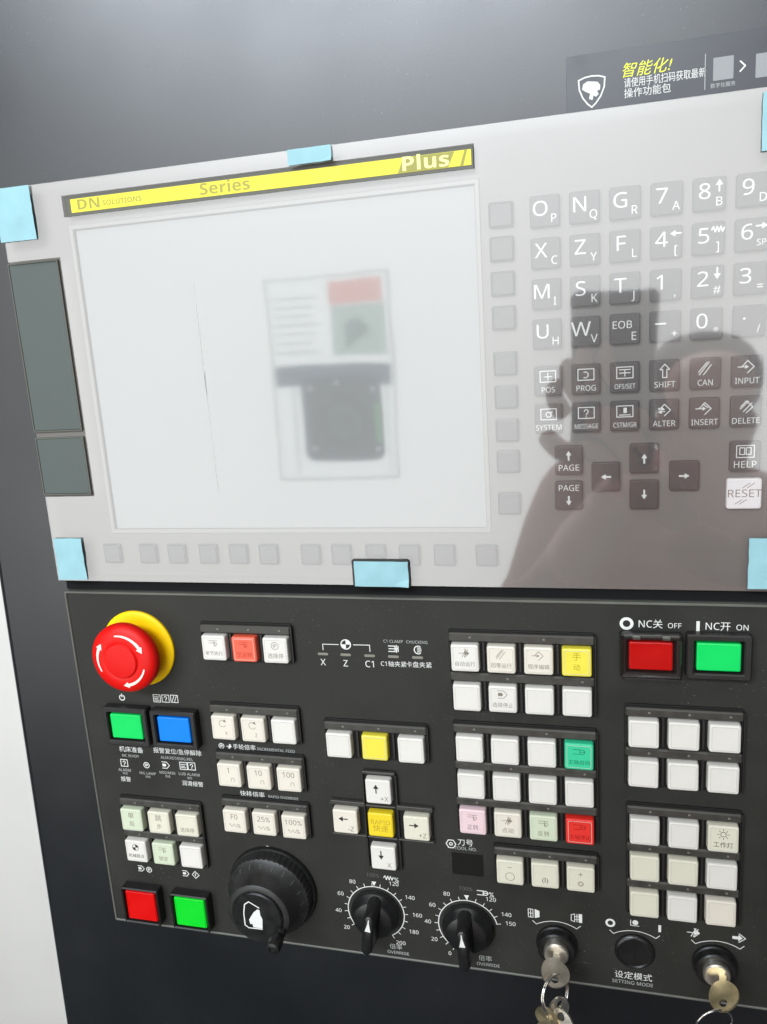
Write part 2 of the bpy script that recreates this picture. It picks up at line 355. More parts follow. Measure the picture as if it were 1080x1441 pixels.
# ------------------------------------------------------------------ display unit
du = thing('display_unit', 'wide grey display and keypad unit under clear wrinkled film, above the button panel', 'display unit', 253.5, 9, -4)
ux, uz = 253.5, 9
def U(x, z): return x - ux, z - uz
UH = 4  # heights below are measured from the unit's origin plane (h=-4)
x0, x1, z0, z1 = -4, 512, 9, 294.5
sx0, sx1, sz0, sz1 = 52, 328.5, 50, 262   # screen opening
cx, cz = U((x0 + x1) / 2, (z0 + z1) / 2)
def quadframe(o, i, h0, h1):
    V = []; Fc = []
    def loop(b, h): return [W(b[0], h, b[2]), W(b[1], h, b[2]), W(b[1], h, b[3]), W(b[0], h, b[3])]
    def ins(b, k): return (b[0] + k, b[1] - k, b[2] + k, b[3] - k)
    Ls = [loop(o, h0), loop(o, h1 - .5), loop(ins(o, .5), h1), loop(ins(i, -.6), h1), loop(i, h1 - .8), loop(i, h0)]
    for l in Ls: V += l
    for a in range(6):
        b = (a + 1) % 6
        for k in range(4): Fc.append((a * 4 + k, a * 4 + (k + 1) % 4, b * 4 + (k + 1) % 4, b * 4 + k))
    return mesh(V, Fc)
link('bezel', quadframe((x0 - ux, x1 - ux, z0 - uz, z1 - uz), (sx0 - ux, sx1 - ux, sz0 - uz, sz1 - uz), .3, UH), M['bezel'], du)
scr = link('screen', rbox(sx1 - sx0 - .3, sz1 - sz0 - .3, .5, 2.6, .4, .1, *U((sx0 + sx1) / 2, (sz0 + sz1) / 2)), M['glass'], du)
# bright inner lip round the screen
M['lip'] = mat('lip', (126, 124, 118), .4)
link('screen_lip', quadframe((sx0 - 3.2 - ux, sx1 + 3.2 - ux, sz0 - 3.2 - uz, sz1 + 3.2 - uz), (sx0 - ux + .1, sx1 - ux - .1, sz0 - uz + .1, sz1 - uz - .1), UH - .3, UH + .8), M['lip'], du)
def chamf(w, d, h0, h1, r, b, cx=0, cz=0): return stack([(rrect(cx, cz, w, d, r), h0), (rrect(cx, cz, w, d, r), h1 - b), (rrect(cx, cz, w - 2 * b, d - 2 * b, max(.1, r - b)), h1)])
sk = stack([(rrect(0, 0, 14.6, 14.6, 1.2), 0), (rrect(0, 0, 14.6, 14.6, 1.2), 1.9), (rrect(0, 0, 12, 12, .4), 2.8)])
for k, z in enumerate((250, 230.5, 210.3, 190.1, 162.5, 141.9, 120.9, 100.9, 73.6)):
    link('soft_key', sk, M['softkey'], du, W(*[U(344, z - 7)[0], UH, U(344, z - 7)[1]]))
for x in (40.7, 70.7, 94.2, 119.5, 143.1, 166.3, 198, 220.5, 245.1, 268.7, 292.7, 320.9):
    link('soft_key', sk, M['softkey'], du, W(U(x + 7.2, 31.6)[0], UH, U(x + 7.2, 31.6)[1]))
KEYH = 3.0
kd = rbox(17.4, 17.8, 0, KEYH, 1.4, .8); KEYS = {}
def mkey(cx_, cz_, me=kd, m=None):
    x, z = U(cx_, cz_); o = link('key', me, m or M['key'], du, W(x, UH, z)); return o
kx = [369.8 + 22.6 * i for i in range(6)]; kz = [242.5, 218.8, 195.2, 171.8]
chars = [[('O', 'P'), ('N', 'Q'), ('G', 'R'), ('7', 'A'), ('8', 'B'), ('9', 'D')], [('X', 'C'), ('Z', 'Y'), ('F', 'L'), ('4', '['), ('5', ']'), ('6', 'SP')],
         [('M', 'I'), ('S', 'K'), ('T', 'J'), ('1', ','), ('2', '#'), ('3', '=')], [('U', 'H'), ('W', 'V'), ('EOB', 'E'), ('−', '+'), ('0', '*'), ('·', '/')]]
for r, z in enumerate(kz):
    for c, x in enumerate(kx):
        zz = z + (c - 0) * .0; k = mkey(x, zz); a, b = chars[r][c]; H = KEYH + .05
        if a == 'EOB': text(a, -1.6, 2.2, 4.6, M['ink'], k, H, name='legend')
        else: text(a, -2.6, 1.0, 8.8, M['ink'], k, H, name='legend', sx=1.12)
        text(b, 5.0, -4.6, 5.0 if len(b) < 2 else 3.6, M['ink'], k, H, name='legend')
        if c == 4 and r in (0, 2): prnt('legend', icon('onearrow' if 0 else ('up' if r == 0 else 'down'), 5, 4.2, 3.2, .9), M['ink'], k, H)
        if (r, c) in ((1, 3), (1, 5)): prnt('legend', icon('left' if c == 3 else 'right', 5, 4.4, 3.0, .9), M['ink'], k, H)
        if (r, c) == (1, 4): prnt('legend', icon('wave', 5, 4.4, 3.2, .8), M['ink'], k, H)
fz = [143.5, 120.3]
fn = [[('pos', 'POS'), ('prog', 'PROG'), ('ofs', 'OFS/SET'), ('shift', 'SHIFT'), ('can', 'CAN'), ('input', 'INPUT')],
      [('system', 'SYSTEM'), ('message', 'MESSAGE'), ('cstm', 'CSTM/GR'), ('alter', 'ALTER'), ('insert', 'INSERT'), ('delete', 'DELETE')]]
kf = rbox(17.0, 18.2, 0, KEYH, 1.3, .8)
for r, z in enumerate(fz):
    for c, x in enumerate(kx):
        k = mkey(x, z, kf); ic, t = fn[r][c]; H = KEYH + .05
        prnt('legend', icon(ic, 0, 2.6, 3.9, .55), M['ink'], k, H)
        text(t, 0, -5.6, 3.6 if len(t) < 7 else 3.1, M['ink'], k, H, name='legend', sx=.95 if len(t) < 7 else .8, bold=.04)
H = KEYH + .05
for (x, z, ic, t) in ((381.5, 94, 'up', 'PAGE'), (381.3, 71.5, 'down', 'PAGE'), (403.8, 83, 'left', ''), (426.4, 94, 'up', ''), (426.5, 71.4, 'down', ''), (449.6, 82.7, 'right', '')):
    k = mkey(x, z, kf)
    prnt('legend', icon(ic, 0, (3 if ic == 'up' else -3.4) if t else 0, 2.9, 1.1), M['ink'], k, H)
    if t: text(t, 0, -5 if ic == 'up' else 4.6, 4.0, M['ink'], k, H, name='legend', bold=.04)
k = mkey(483.2, 93.7, kf); prnt('legend', icon('book', 0, 3, 4.4, .55), M['ink'], k, H); text('HELP', 0, -5, 4.2, M['ink'], k, H, name='legend', bold=.05)
k = mkey(483.2, 71.2, rbox(19.5, 18.6, 0, 3.6, 1.6, .9), M['keywhite']); k['label'] = 'white reset key'
prnt('legend', ribbon([(-1, 3.6), (3, 6.6)], .4) + ribbon([(1.5, 3.6), (5.5, 6.6)], .4) + ribbon([(-5, -6.2), (-1, -3.4)], .4) + ribbon([(-2.5, -6.2), (1.5, -3.4)], .4), M['inkcap'], k, 3.65)
text('RESET', 0, 0, 5.0, M['inkcap'], k, 3.65, name='legend', sx=1.05)
# card slot doors
def door(zc, d):
    x, z = U(16.4, zc); o = link('card_slot_door', rbox(39, d, UH - 3, UH + 1.6, .8, .5, x, z), M['slot'], du)
    link('door_seam', frame(41.2, d + 2.2, 39.1, d + .1, UH - 1, UH + 1.9, .8, .8, x, z, .2), M['barborder'], o); return o
door(184.2, 117.6)['label'] = 'taller upper card slot door'; door(98.5, 41.4)['label'] = 'short lower card slot door'
# title bar
bx, bz = U(190.2, 276.6)
bar = link('title_bar', rbox(278.3, 13.2, UH + .2, UH + 4.4, .5, .3, bx, bz), M['barborder'], du)
yl = link('yellow_strip', rbox(272.5, 8.8, UH + 4.42, UH + 4.7, .5, .1, bx + 1.6, bz), M['baryellow'], bar)
HB = UH + 4.76
text('DN', bx - 121, bz - .1, 7.0, M['barink'], bar, HB, sx=1.35, bold=.1); text('SOLUTIONS', bx - 110.5, bz - .6, 3.6, M['barink'], bar, HB, al='LEFT', sx=1.1, bold=.1)
text('Series', bx - 21, bz, 7.4, M['barink'], bar, HB, sx=1.25, bold=.12)
prnt('grey_flash', [[(bx + 93, bz - 4.2), (bx + 133, bz - 4.2), (bx + 135.5, bz + 4.2), (bx + 97, bz + 4.2)]], M['bargrey'], bar, HB)
prnt('yellow_flash', [[(bx + 124, bz - 4.2), (bx + 131, bz - 4.2), (bx + 134, bz + 4.2), (bx + 128, bz + 4.2)]], M['baryellow'], bar, HB + .03)
text('Plus', bx + 110, bz, 8.6, M['barink2'], bar, HB + .07, sx=1.3, bold=.3)

# ------------------------------------------------------------------ protective film over the unit
def film():
    xs = sorted(set([1.4, 43.6, 51.2, 330.2] + [1.4 + 509 * i / 120 for i in range(121)] + [137 + .5 * i for i in range(15)])); zs = sorted(set([11.8, 76.8, 244.4, 269.4, 283.2] + [11.8 + 280.8 * i / 68 for i in range(69)] + [14 + .5 * i for i in range(15)]))
    V, Fc, idx = [], [], {}
    for i, x in enumerate(xs):
        for j, z in enumerate(zs):
            h = 7.6 + .10 * noise.noise((x / 60, z / 90, 3)) + .012 * noise.noise((x / 17, z / 38, 9))
            cxr = 141.4 - .006 * (z - 150) + .8 * noise.noise((z / 60, 2, 2)); dd = (x - cxr)
            h += (.10 + .02 * noise.noise((z / 50, 8, 3))) * math.exp(-(dd / 1.1) ** 2) * min(1, max(0, (266 - z) / 20))
            dd = (z - (17.5 + .8 * noise.noise((x / 50, 7, 1)))); h += .05 * math.exp(-(dd / 1.0) ** 2) * min(1, max(0, (330 - x) / 60))
            e = min(x - 1, z - 11.8, 292.6 - z); h -= .12 * math.exp(-max(e, 0) / 4)
            idx[i, j] = len(V); V.append(W(x - 253.5, h, z - 9))
    for i in range(len(xs) - 1):
        for j in range(len(zs) - 1):
            mx_, mz_ = (xs[i] + xs[i + 1]) / 2, (zs[j] + zs[j + 1]) / 2
            if mx_ < 43.6 and 76.8 < mz_ < 244.4: continue
            if 51.2 < mx_ < 330.2 and 269.4 < mz_ < 283.2: continue
            Fc.append((idx[i, j], idx[i + 1, j], idx[i + 1, j + 1], idx[i, j + 1]))
    return mesh(V, Fc, smooth=True)
fo = link('protective_film', film(), M['film'], None, W(253.5, 0, 9))
tag(fo, 'clear wrinkled protective plastic film stretched over the whole display unit', 'plastic film')
def tapeob(xa, xb, za, zb, label, wob=.5, h=8.3):
    (xa, za), (xb, zb) = up(xa, za, h), up(xb, zb, h)
    n = 14; V = []; Fc = []
    for i in range(n + 1):
        for j in range(n + 1):
            x = xa + (xb - xa) * i / n; z = za + (zb - za) * j / n
            hh = h + .5 + .9 * noise.noise((x / 9, z / 14, xa)) + 1.3 * max(0, .25 - math.hypot((i / n - 1) , (j / n)) ) * 4 * (xa > 200) ; V.append(W(x - xa + wob * noise.noise((z / 7, 1, 4)) * (i in (0, n)), hh - h, z - za))
    m_ = len(V)
    V += [v + W(0, .25, 0) for v in V]
    def id_(i, j, t=0): return i * (n + 1) + j + t * m_
    for i in range(n):
        for j in range(n):
            Fc.append((id_(i, j), id_(i + 1, j), id_(i + 1, j + 1), id_(i, j + 1))); Fc.append((id_(i, j, 1), id_(i + 1, j, 1), id_(i + 1, j + 1, 1), id_(i, j + 1, 1)))
    for i in range(n):
        for j in (0, n):
            Fc.append((id_(i, j), id_(i + 1, j), id_(i + 1, j, 1), id_(i, j, 1))); Fc.append((id_(j, i), id_(j, i + 1), id_(j, i + 1, 1), id_(j, i, 1)))
    o = link('tape_piece', mesh(V, Fc, smooth=False), M['tape'], None, W(xa, h, za)); tag(o, label, 'tape', 'pieces of cyan tape holding the film'); return o
tapeob(-7, 22, 259, 294.5, 'cyan tape piece on the film at the upper left corner of the display unit')
tapeob(-3, 21.5, 10.2, 43, 'cyan tape piece on the film at the lower left corner, above the red mushroom button')
tb = tapeob(235.5, 274, 8.6, 26.6, 'cyan tape piece folded over the bottom edge of the film, middle of the unit', h=8.9)
link('shadow_outline', frame(40.6, 20, 37.2, 16.6, -.9, -.2, 2, 1, 18.6, 9.0), M['house'], tb)  # dark frame drawing the shadow round the lifted tape
tapeob(212, 241, 285.5, 294.6, 'narrow cyan tape piece on the top edge above the yellow title bar')
tapeob(487.5, 513, 11, 43, 'cyan tape piece at the lower right corner, below the white reset key')
tapeob(486.5, 513, 262, 292, 'cyan tape piece at the upper right corner, above the number keys')

# ------------------------------------------------------------------ sticker on the cabinet
st = thing('promo_sticker', 'dark blue strip sticker with shield logo and yellow slogan above the display unit', 'sticker', 450, 310, -4)
link('backing', rbox(134, 29.5, 0, .4, 1, .1), M['sticker'], st)
HS = .46
def SX(x, z): return x - 450, z - 310
def shield(cx, cz, s):
    o = [(-.95, .85), (-.5, 1.0), (0, 1.05), (.5, 1.0), (.95, .85), (.9, .2), (.65, -.4), (.3, -.85), (0, -1.1), (-.3, -.85), (-.65, -.4), (-.9, .2)]
    return [(cx + a * s, cz + b * s) for a, b in o]
def beast(cx, cz, s):
    o = [(-.62, .55), (-.3, .72), (.1, .66), (.42, .6), (.62, .35), (.6, .05), (.38, -.02), (.5, -.25), (.3, -.42), (.12, -.3), (.05, -.62), (-.2, -.5), (-.12, -.15), (-.45, .02), (-.7, .2)]
    return [(cx + a * s, cz + b * s) for a, b in o]
a, b = SX(397, 305.2)
prnt('shield_logo', ribbon(shield(a, b, 7.6), .8, True) + [beast(a, b, 7.6)], M['ink'], st, HS)
a, b = SX(426, 313.0); text('智能化!', a, b, 6.3, M['yellowink'], st, HS, shear=.3, bold=.25)
a, b = SX(414.5, 306.6); text('请使用手机扫码获取最新', a, b, 4.1, M['ink'], st, HS, al='LEFT', sx=.74)
a, b = SX(414.5, 301.2); text('操作功能包', a, b, 4.1, M['ink'], st, HS, al='LEFT', sx=.95)
a, b = SX(457.3, 307); prnt('divider_line', ribbon([(a, b - 9), (a, b + 9)], .4), M['ink2'], st, HS)
a, b = SX(466.6, 307.6); link('pale_patch', rbox(10.4, 11.6, HS, HS + .1, .4, .03, a, b), M['stickerpatch'], st)
text('数字化服务', a, b - 8.4, 2.0, M['ink2'], st, HS)
a, b = SX(476.5, 307.4); prnt('chevron', ribbon([(a - 1.4, b + 2.6), (a + 1.2, b), (a - 1.4, b - 2.6)], .8), M['ink'], st, HS)
a, b = SX(488.4, 306.4); link('pale_patch', rbox(11, 12, HS, HS + .1, .4, .03, a, b), M['stickerpatch'], st)

# ------------------------------------------------------------------ operator panel
op = thing('operator_panel', 'dark olive grey machine control panel full of push buttons, knobs and key switches', 'control panel', 260, -293, -4)
px, pz = 260, -293
def Pn(x, z): return x - px, z - pz
pw_, ph_ = 524, 293
link('plate', rbox(pw_, ph_, .2, 4, 1, .4, *Pn(0 + pw_ / 2, -ph_ / 2)), M['plate'], op)
link('rim', frame(pw_ + 1.6, ph_ + 1.6, pw_ - 2, ph_ - 2, .3, 5.0, 1.5, .8, *Pn(pw_ / 2, -ph_ / 2), .5), M['rim'], op)
link('shadow_gap', rbox(524, 6.8, .3, 1.2, .3, .1, *Pn(262, 5.0)), M['gap'], op)  # dark strip painted in for the shade of the groove
HP = 4.06
def pt(s, x, z, size, m='ink', **k): a, b = Pn(x, z); text(s, a, b, size, M[m], op, HP, **k)
def pi(kind, x, z, s, w=.45, m='ink', name='symbol'): a, b = Pn(x, z); prnt(name, icon(kind, a, b, s, w), M[m], op, HP)
def pl(pts, w=.5, m='ink', closed=False, name='printed_line'): prnt(name, ribbon([Pn(*p) for p in pts], w, closed), M[m], op, HP)
pi('power', 36.7, -86.6, 2.9, .8)
pi('rows', 67.5, -85.5, 3.0, .5); pi('q', 75, -85.3, 3.0, .5); pi('slashes', 82.5, -85.1, 3.0, .5)
pt('机床准备', 38, -131.8, 4.2); pt('MC READY', 36.5, -137.2, 2.4, 'ink2')
pt('报警复位/急停解除', 79, -130.6, 4.0, sx=.98); pt('ALM.RST/EMG.REL', 78, -136.3, 2.6, 'ink2')
pi('q', 30, -143.8, 3.0, .6); pt('ALARM', 29.5, -150.3, 2.7, 'ink2'); pt('状态', 29.5, -153.2, 1.8, 'ink2'); pt('报警', 29.3, -158.6, 3.6)
pi('cycle', 50, -144.2, 3.0, .6); pt('MG LAMP', 50, -151.6, 2.5, 'ink2'); pt('状态', 50, -154.6, 1.8, 'ink2')
pi('prgstart', 67.5, -142.8, 3.4, .6); pt('M02/M30', 67.8, -149.6, 2.5, 'ink2'); pt('完成', 67.8, -152.8, 1.8, 'ink2')
pi('rows', 83, -142.2, 3.1, .6); pi('q', 90, -142, 3.1, .6); pt('LUB ALARM', 87, -149.4, 2.6, 'ink2'); pt('油位', 87, -152.6, 1.8, 'ink2'); pt('润滑报警', 89, -157.6, 3.6)
pi('cycle', 118, -122.3, 2.6, .55); pi('fast', 124.5, -122.2, 2.0, .5); pt('手轮倍率', 137, -122.4, 3.7); pt('INCREMENTAL FEED', 163, -122.8, 2.5, 'ink2')
pt('快移倍率', 139.5, -162.2, 4.0); pt('RAPID OVERRIDE', 165, -162.6, 2.4, 'ink2')
# home position lamps
for x in (207.3, 224.4, 242.2, 259.6, 276.9):
    a, b = Pn(x, -43.1); link('indicator_lamp', rbox(8.0, 1.9, 4.02, 4.5, .9, .2, a, b), M['led'], op)
pt('X', 206.8, -49.8, 5.2); pt('Z', 223.8, -50, 5.2); pt('C1', 242.2, -49.8, 5.2)
pt('C1轴夹紧', 259.3, -49, 3.5); pt('卡盘夹紧', 277.6, -48.8, 3.6)
pt('C1 CLAMP', 260, -31.8, 2.3, 'ink2'); pt('CHUCKING', 277, -31.8, 2.3, 'ink2')
pi('clamp', 260, -37.2, 3.4, .7); pi('jaws', 277, -37.4, 3.6, .7)
pl([(207.6, -40), (207.6, -35.6), (219.5, -35.5)], .55); pl([(230.6, -35.3), (242.6, -35.1), (242.6, -40)], .55); pi('refpt', 225, -35.2, 4.4, .8)
pi('hex', 293.8, -188.1, 3.6, .7); pt('刀号', 304.5, -186.4, 4.6); pt('TOOL NO.', 304.5, -191.1, 2.7, 'ink2')
a, b = Pn(305.4, -203.5); link('tool_number_window', rbox(23, 18.5, 3.6, 4.35, .6, .2, a, b), M['window_lens'], op)
# NC legends
a, b = Pn(416.4, -13.9); prnt('symbol', ribbon(arcpts(a, b, 3.3, 0, 360, 28), 1.9), M['ink'], op, HP)
pt('NC关', 431, -14.2, 5.0); pt('OFF', 445.6, -14.8, 3.6)
a, b = Pn(459.6, -14.5); prnt('symbol', [[(a - 1, b - 3.4), (a + 1, b - 3.4), (a + 1, b + 3.4), (a - 1, b + 3.4)]], M['ink'], op, HP)
pt('NC开', 471.2, -14.6, 5.0); pt('ON', 485.6, -14.9, 3.9)
pi('prgstart', 31.5, -240.3, 3.0, .6); pi('cycle', 38.6, -240.6, 2.9, .6)
pi('prgstart', 72.5, -240.0, 3.0, .6); pi('diamond', 81.0, -240.3, 3.6, .6)
# dials
def dial(cx, cz, a_start, steps, v0, labels, nm):
    for_ = arcpts(cx, cz, 22.3, a_start, a_start - steps * 15.2, 48)
    pl(for_, .7, name='dial_arc')
    polys = []
    for i in range(steps + 1):
        t = math.radians(a_start - i * 15.2)
        polys += ribbon([Pn(cx + 22.3 * math.cos(t), cz + 22.3 * math.sin(t)), Pn(cx + 25.2 * math.cos(t), cz + 25.2 * math.sin(t))], .5)
    prnt('tick_marks', polys, M['ink'], op, HP)
    for i in range(steps + 1):
        v = v0 + 10 * i
        if v in labels:
            t = math.radians(a_start - i * 15.2); pt(str(v), cx + 30.5 * math.cos(t) + (2 if v >= 120 else 0), cz + 29.6 * math.sin(t), 3.5)
    t = (cx, cz + 24.6); a, b = Pn(*t); prnt('dial_pointer', [[(a - 1.9, b + 2.2), (a, b - 1.6), (a + 1.9, b + 2.2)]], M['ink'], op, HP + .04)
    pt('100%', cx - .5, cz + 32.0, 3.4, 'inkfaint')
dial(232.5, -254.2, 215.5, 18, 20, (20, 40, 60, 80, 120, 140, 160, 180, 200), 'feed')
dial(303.5, -256.8, 241, 15, 0, (0, 20, 40, 60, 80, 120, 140, 150), 'spindle')
pi('wave', 244.5, -223.0, 3.6, .7); pt('%', 250.5, -224, 4.4)
pi('chuck', 315.6, -226.6, 3.4, .7); pt('%', 322, -227.4, 4.4)
pt('倍率', 246.5, -283.6, 4.0, 'ink2'); pt('OVERRIDE', 248, -288.6, 2.8, 'ink2')
pt('倍率', 315.5, -283.2, 4.0, 'ink2'); pt('OVERRIDE', 317.5, -288.3, 2.8, 'ink2')
def karc(cx, zt):
    pts = arcpts(cx, zt - 27, 27, 122, 58, 20); p0, p1 = pts[0], pts[-1]
    pl([(p0[0] - 2.6, p0[1] + 2.6)] + pts + [(p1[0] + 2.6, p1[1] + 2.6)], .5, name='key_position_arc')
for c_, t_ in ((368.3, -243.3), (422.2, -243.3), (476.8, -243.5)): karc(c_, t_)
pi('door', 352.6, -238.7, 4.2, .5); pi('door2', 382.8, -238.4, 4.0, .5)
a, b = Pn(405.8, -239); prnt('symbol', ribbon(arcpts(a, b, 2.6, 0, 360, 24), 1.5), M['ink'], op, HP)
a, b = Pn(422.4, -236.6); prnt('symbol', ribbon([(a - 2.8, b + 2), (a - 2.8, b - 2.4), (a + 2.8, b - 2.4)], .5) + [circ(a + .3, b + .2, 2, 16)], M['ink'], op, HP)
a, b = Pn(439, -239); prnt('symbol', [[(a - .9, b - 2.8), (a + .9, b - 2.8), (a + .9, b + 2.8), (a - .9, b + 2.8)]], M['ink'], op, HP)
pi('fast', 461.5, -239, 3.8, .6); pi('onearrow', 490.6, -239, 3.8, .6)
pt('设定模式', 421.5, -281.3, 5.0); pt('SETTING MODE', 421, -287.0, 3.0, 'ink2')
# handwheel index
a, b = Pn(147.4, -208.6); prnt('wheel_index', [[(a - 1.1, b + 2.4), (a + .2, b - 3), (a + 1.1, b + 2.4)]], M['ink'], op, HP)

# ------------------------------------------------------------------ push-button banks
capmesh = rbox(19.4, 19.8, 0, 6.0, 1.6, 1.1, taper=.4)
CH = 6.0
M['edge'] = mat('cap_edge', (188, 184, 174), .4, .4)
edgemesh = frame(15.9, 16.3, 15.3, 15.7, 5.98, 6.05, 1.0, .8, b=.02, n=3)
def bank(label, ax, az, cols, rows, caps, pitch=24.6, rp=29.0):
    """ax, az: panel-level position of the first cap's centre; caps[r][c] = (material, icon, text, inkmaterial)"""
    x, z = up(ax, az, CH - .5); t = thing('push_button_bank', label, 'button bank', x, z, .05, 'push button banks on the panel')
    w = pitch * (cols - 1); d = rp * (rows - 1)
    pr = pitch * .99; pd = rp * .99; wx = pr * (cols - 1); dz = pd * (rows - 1)
    link('housing', rbox(wx + 23.6, dz + 30.5, 0, 1.2, 1.5, .3, wx / 2, -dz / 2 + 3.4), M['housedark'], t)
    for r in range(rows):
        link('row_ledge', chamf(wx + 23.0, 6.2, 1.22, 4.2, 1.3, 1.0, wx / 2, -r * pd + 13.9), M['ledge'], t)
        for c in range(cols + 1):
            if c in (0, cols): xx = -10.95 if c == 0 else wx + 10.95; ww = .7
            else: xx = (c - .5) * pr; ww = 1.5
            link('divider', rbox(ww, 20.6, 1.22, 3.0, .3, .2, xx, -r * pd), M['house'], t)
        for c in range(cols):
            sp = caps[r][c]
            if sp is None: continue
            mt, ic, tx, im = sp
            ld = link('indicator_lamp', rbox(1.5, 1.2, 4.22, 4.6, .5, .1, c * pr + 3.5, -r * pd + 14.2), M['led'], t) if (r + c) % 2 == 0 or cols == 3 else None
            cap = link('button_cap', capmesh.copy(), M[mt], t, W(c * pr + random.uniform(-.15, .15), 1.0 + random.uniform(-.2, .2), -r * pd + random.uniform(-.15, .15)))
            cap.rotation_euler = (random.uniform(-.008, .008), random.uniform(-.008, .008), random.uniform(-.008, .008))
            if mt not in ('cap', 'capcream', 'capcream2', 'capgreenish'): cap['label'] = mt.replace('cap', '').replace('2', '') + ' button cap'
            link('lens_edge', edgemesh, M['edge'], cap)
            if ic: prnt('legend', icon(ic, 0, 3.8, 3.4, .38), M[im], cap, CH + .05)
            if tx: 
                if len(tx) == 2 and not ic: text(tx[0], 0, 4, 4.6, M[im], cap, CH + .05, name='legend'); text(tx[1], 0, -3.4, 3.8, M[im], cap, CH + .05, name='legend')
                else: text(tx if isinstance(tx, str) else tx[0], 0, -4.2, 3.4 if len(tx) < 4 else 2.9, M[im], cap, CH + .05, name='legend', sx=.95)
    link('end_wall', rbox(.8, dz + 28, 1.22, 3.6, .3, .2, wx + 12.0, -dz / 2 + 3.0), M['house'], t)
    return t
W_ = ('cap', None, None, None)
bank('top left bank of three caps with one orange cap, right of the red mushroom button', 121.8, -41.5, 3, 1,
     [[('cap', 'tool', '单节执行', 'inkcap'), ('caporange', 'tool', '空运转', 'inkorange'), ('cap', 'cycle', '选择停', 'inkcap')]])
bank('bank of three caps with circular arrows, above the incremental feed lettering', 121.8, -106.6, 3, 1,
     [[('capcream2', 'ccw', '     X', 'inkcap'), ('capcream2', 'ccw', '     Z', 'inkcap'), W_]])
bank('bank of three cream caps between the incremental feed and rapid override lettering', 122.2, -146.4, 3, 1,
     [[('capcream2', None, ('1', '    ∩'), 'inkcap'), ('capcream2', None, ('10', '    ∩'), 'inkcap'), ('capcream2', None, ('100', '    ∩'), 'inkcap')]])
bank('bank of three lettered cream caps directly above the black handwheel', 122.4, -186.4, 3, 1,
     [[('capcream2', None, ('F0', '∿∿%'), 'inkcap'), ('capcream2', None, ('25%', '∿∿%'), 'inkcap'), ('capcream2', None, ('100%', '∿∿%'), 'inkcap')]])
bank('far left bank of six caps in two rows above the red and green square buttons', 30.0, -194.6, 3, 2,
     [[('capgreenish', None, '单段', 'inkcap'), ('capcream', None, '跳步', 'inkcap'), ('capcream', None, '选择停', 'inkcap')],
      [('cap', 'refpt', '机械原点', 'inkdark'), ('capgreenish', 'tool', '锁定', 'inkcap'), W_]], pitch=24.9, rp=28.8)
bank('middle bank of two white caps with a blank yellow cap between them', 213.8, -114.6, 3, 1, [[W_, ('capyellow', None, None, None), W_]], pitch=27.2)
Hc = [[('cap', 'fast', '自动运行', 'inkcap'), ('capcream2', 'can', '回零运行', 'inkcap'), ('capcream2', 'input', '程序编辑', 'inkcap'), ('capyellow', None, '手动', 'inkyel')],
      [W_, ('cap', 'prgstart', '选择停止', 'inkcap'), W_, W_]]
bank('upper bank of eight caps with a yellow cap at its top right corner', 310.4, -41.8, 4, 2, Hc, pitch=24.8, rp=29.2)
bank('bank of twelve caps, a teal cap and a red cap in its right column', 310.6, -110.4, 4, 3,
     [[W_, W_, W_, ('capteal', 'chuck', '主轴启动', 'inkteal')], [W_, W_, W_, W_],
      [('cappink', 'tool', '正转', 'inkcap'), ('capcream2', 'fast', '点动', 'inkcap'), ('capgreenish', 'tool', '反转', 'inkcap'), ('capred', 'chuck', '主轴停止', 'inkred')]], pitch=25.0, rp=28.6)
bank('bank of three pale yellow caps with coolant symbols, below the twelve-cap bank', 336.2, -205.8, 3, 1,
     [[('capcream', None, ('−', '◯'), 'inkcap'), ('capcream', None, ('', '(I)'), 'inkdark'), ('capcream', None, ('+', '◎'), 'inkcap')]], pitch=24.8)
bank('upper right bank of six blank white caps below the red and green lit buttons', 427.4, -90.7, 3, 2, [[W_] * 3, [W_] * 3], pitch=24.9, rp=29.2)
bank('lower right bank of nine caps with one lamp symbol cap at its top right', 428.6, -163.6, 3, 3,
     [[W_, W_, ('capcream', 'sun', '工作灯', 'inkdark')], [('capcream', None, None, None), ('capcream', None, None, None), W_], [('capcream', None, None, None), W_, ('capcream2', None, None, None)]], pitch=24.8, rp=28.4)
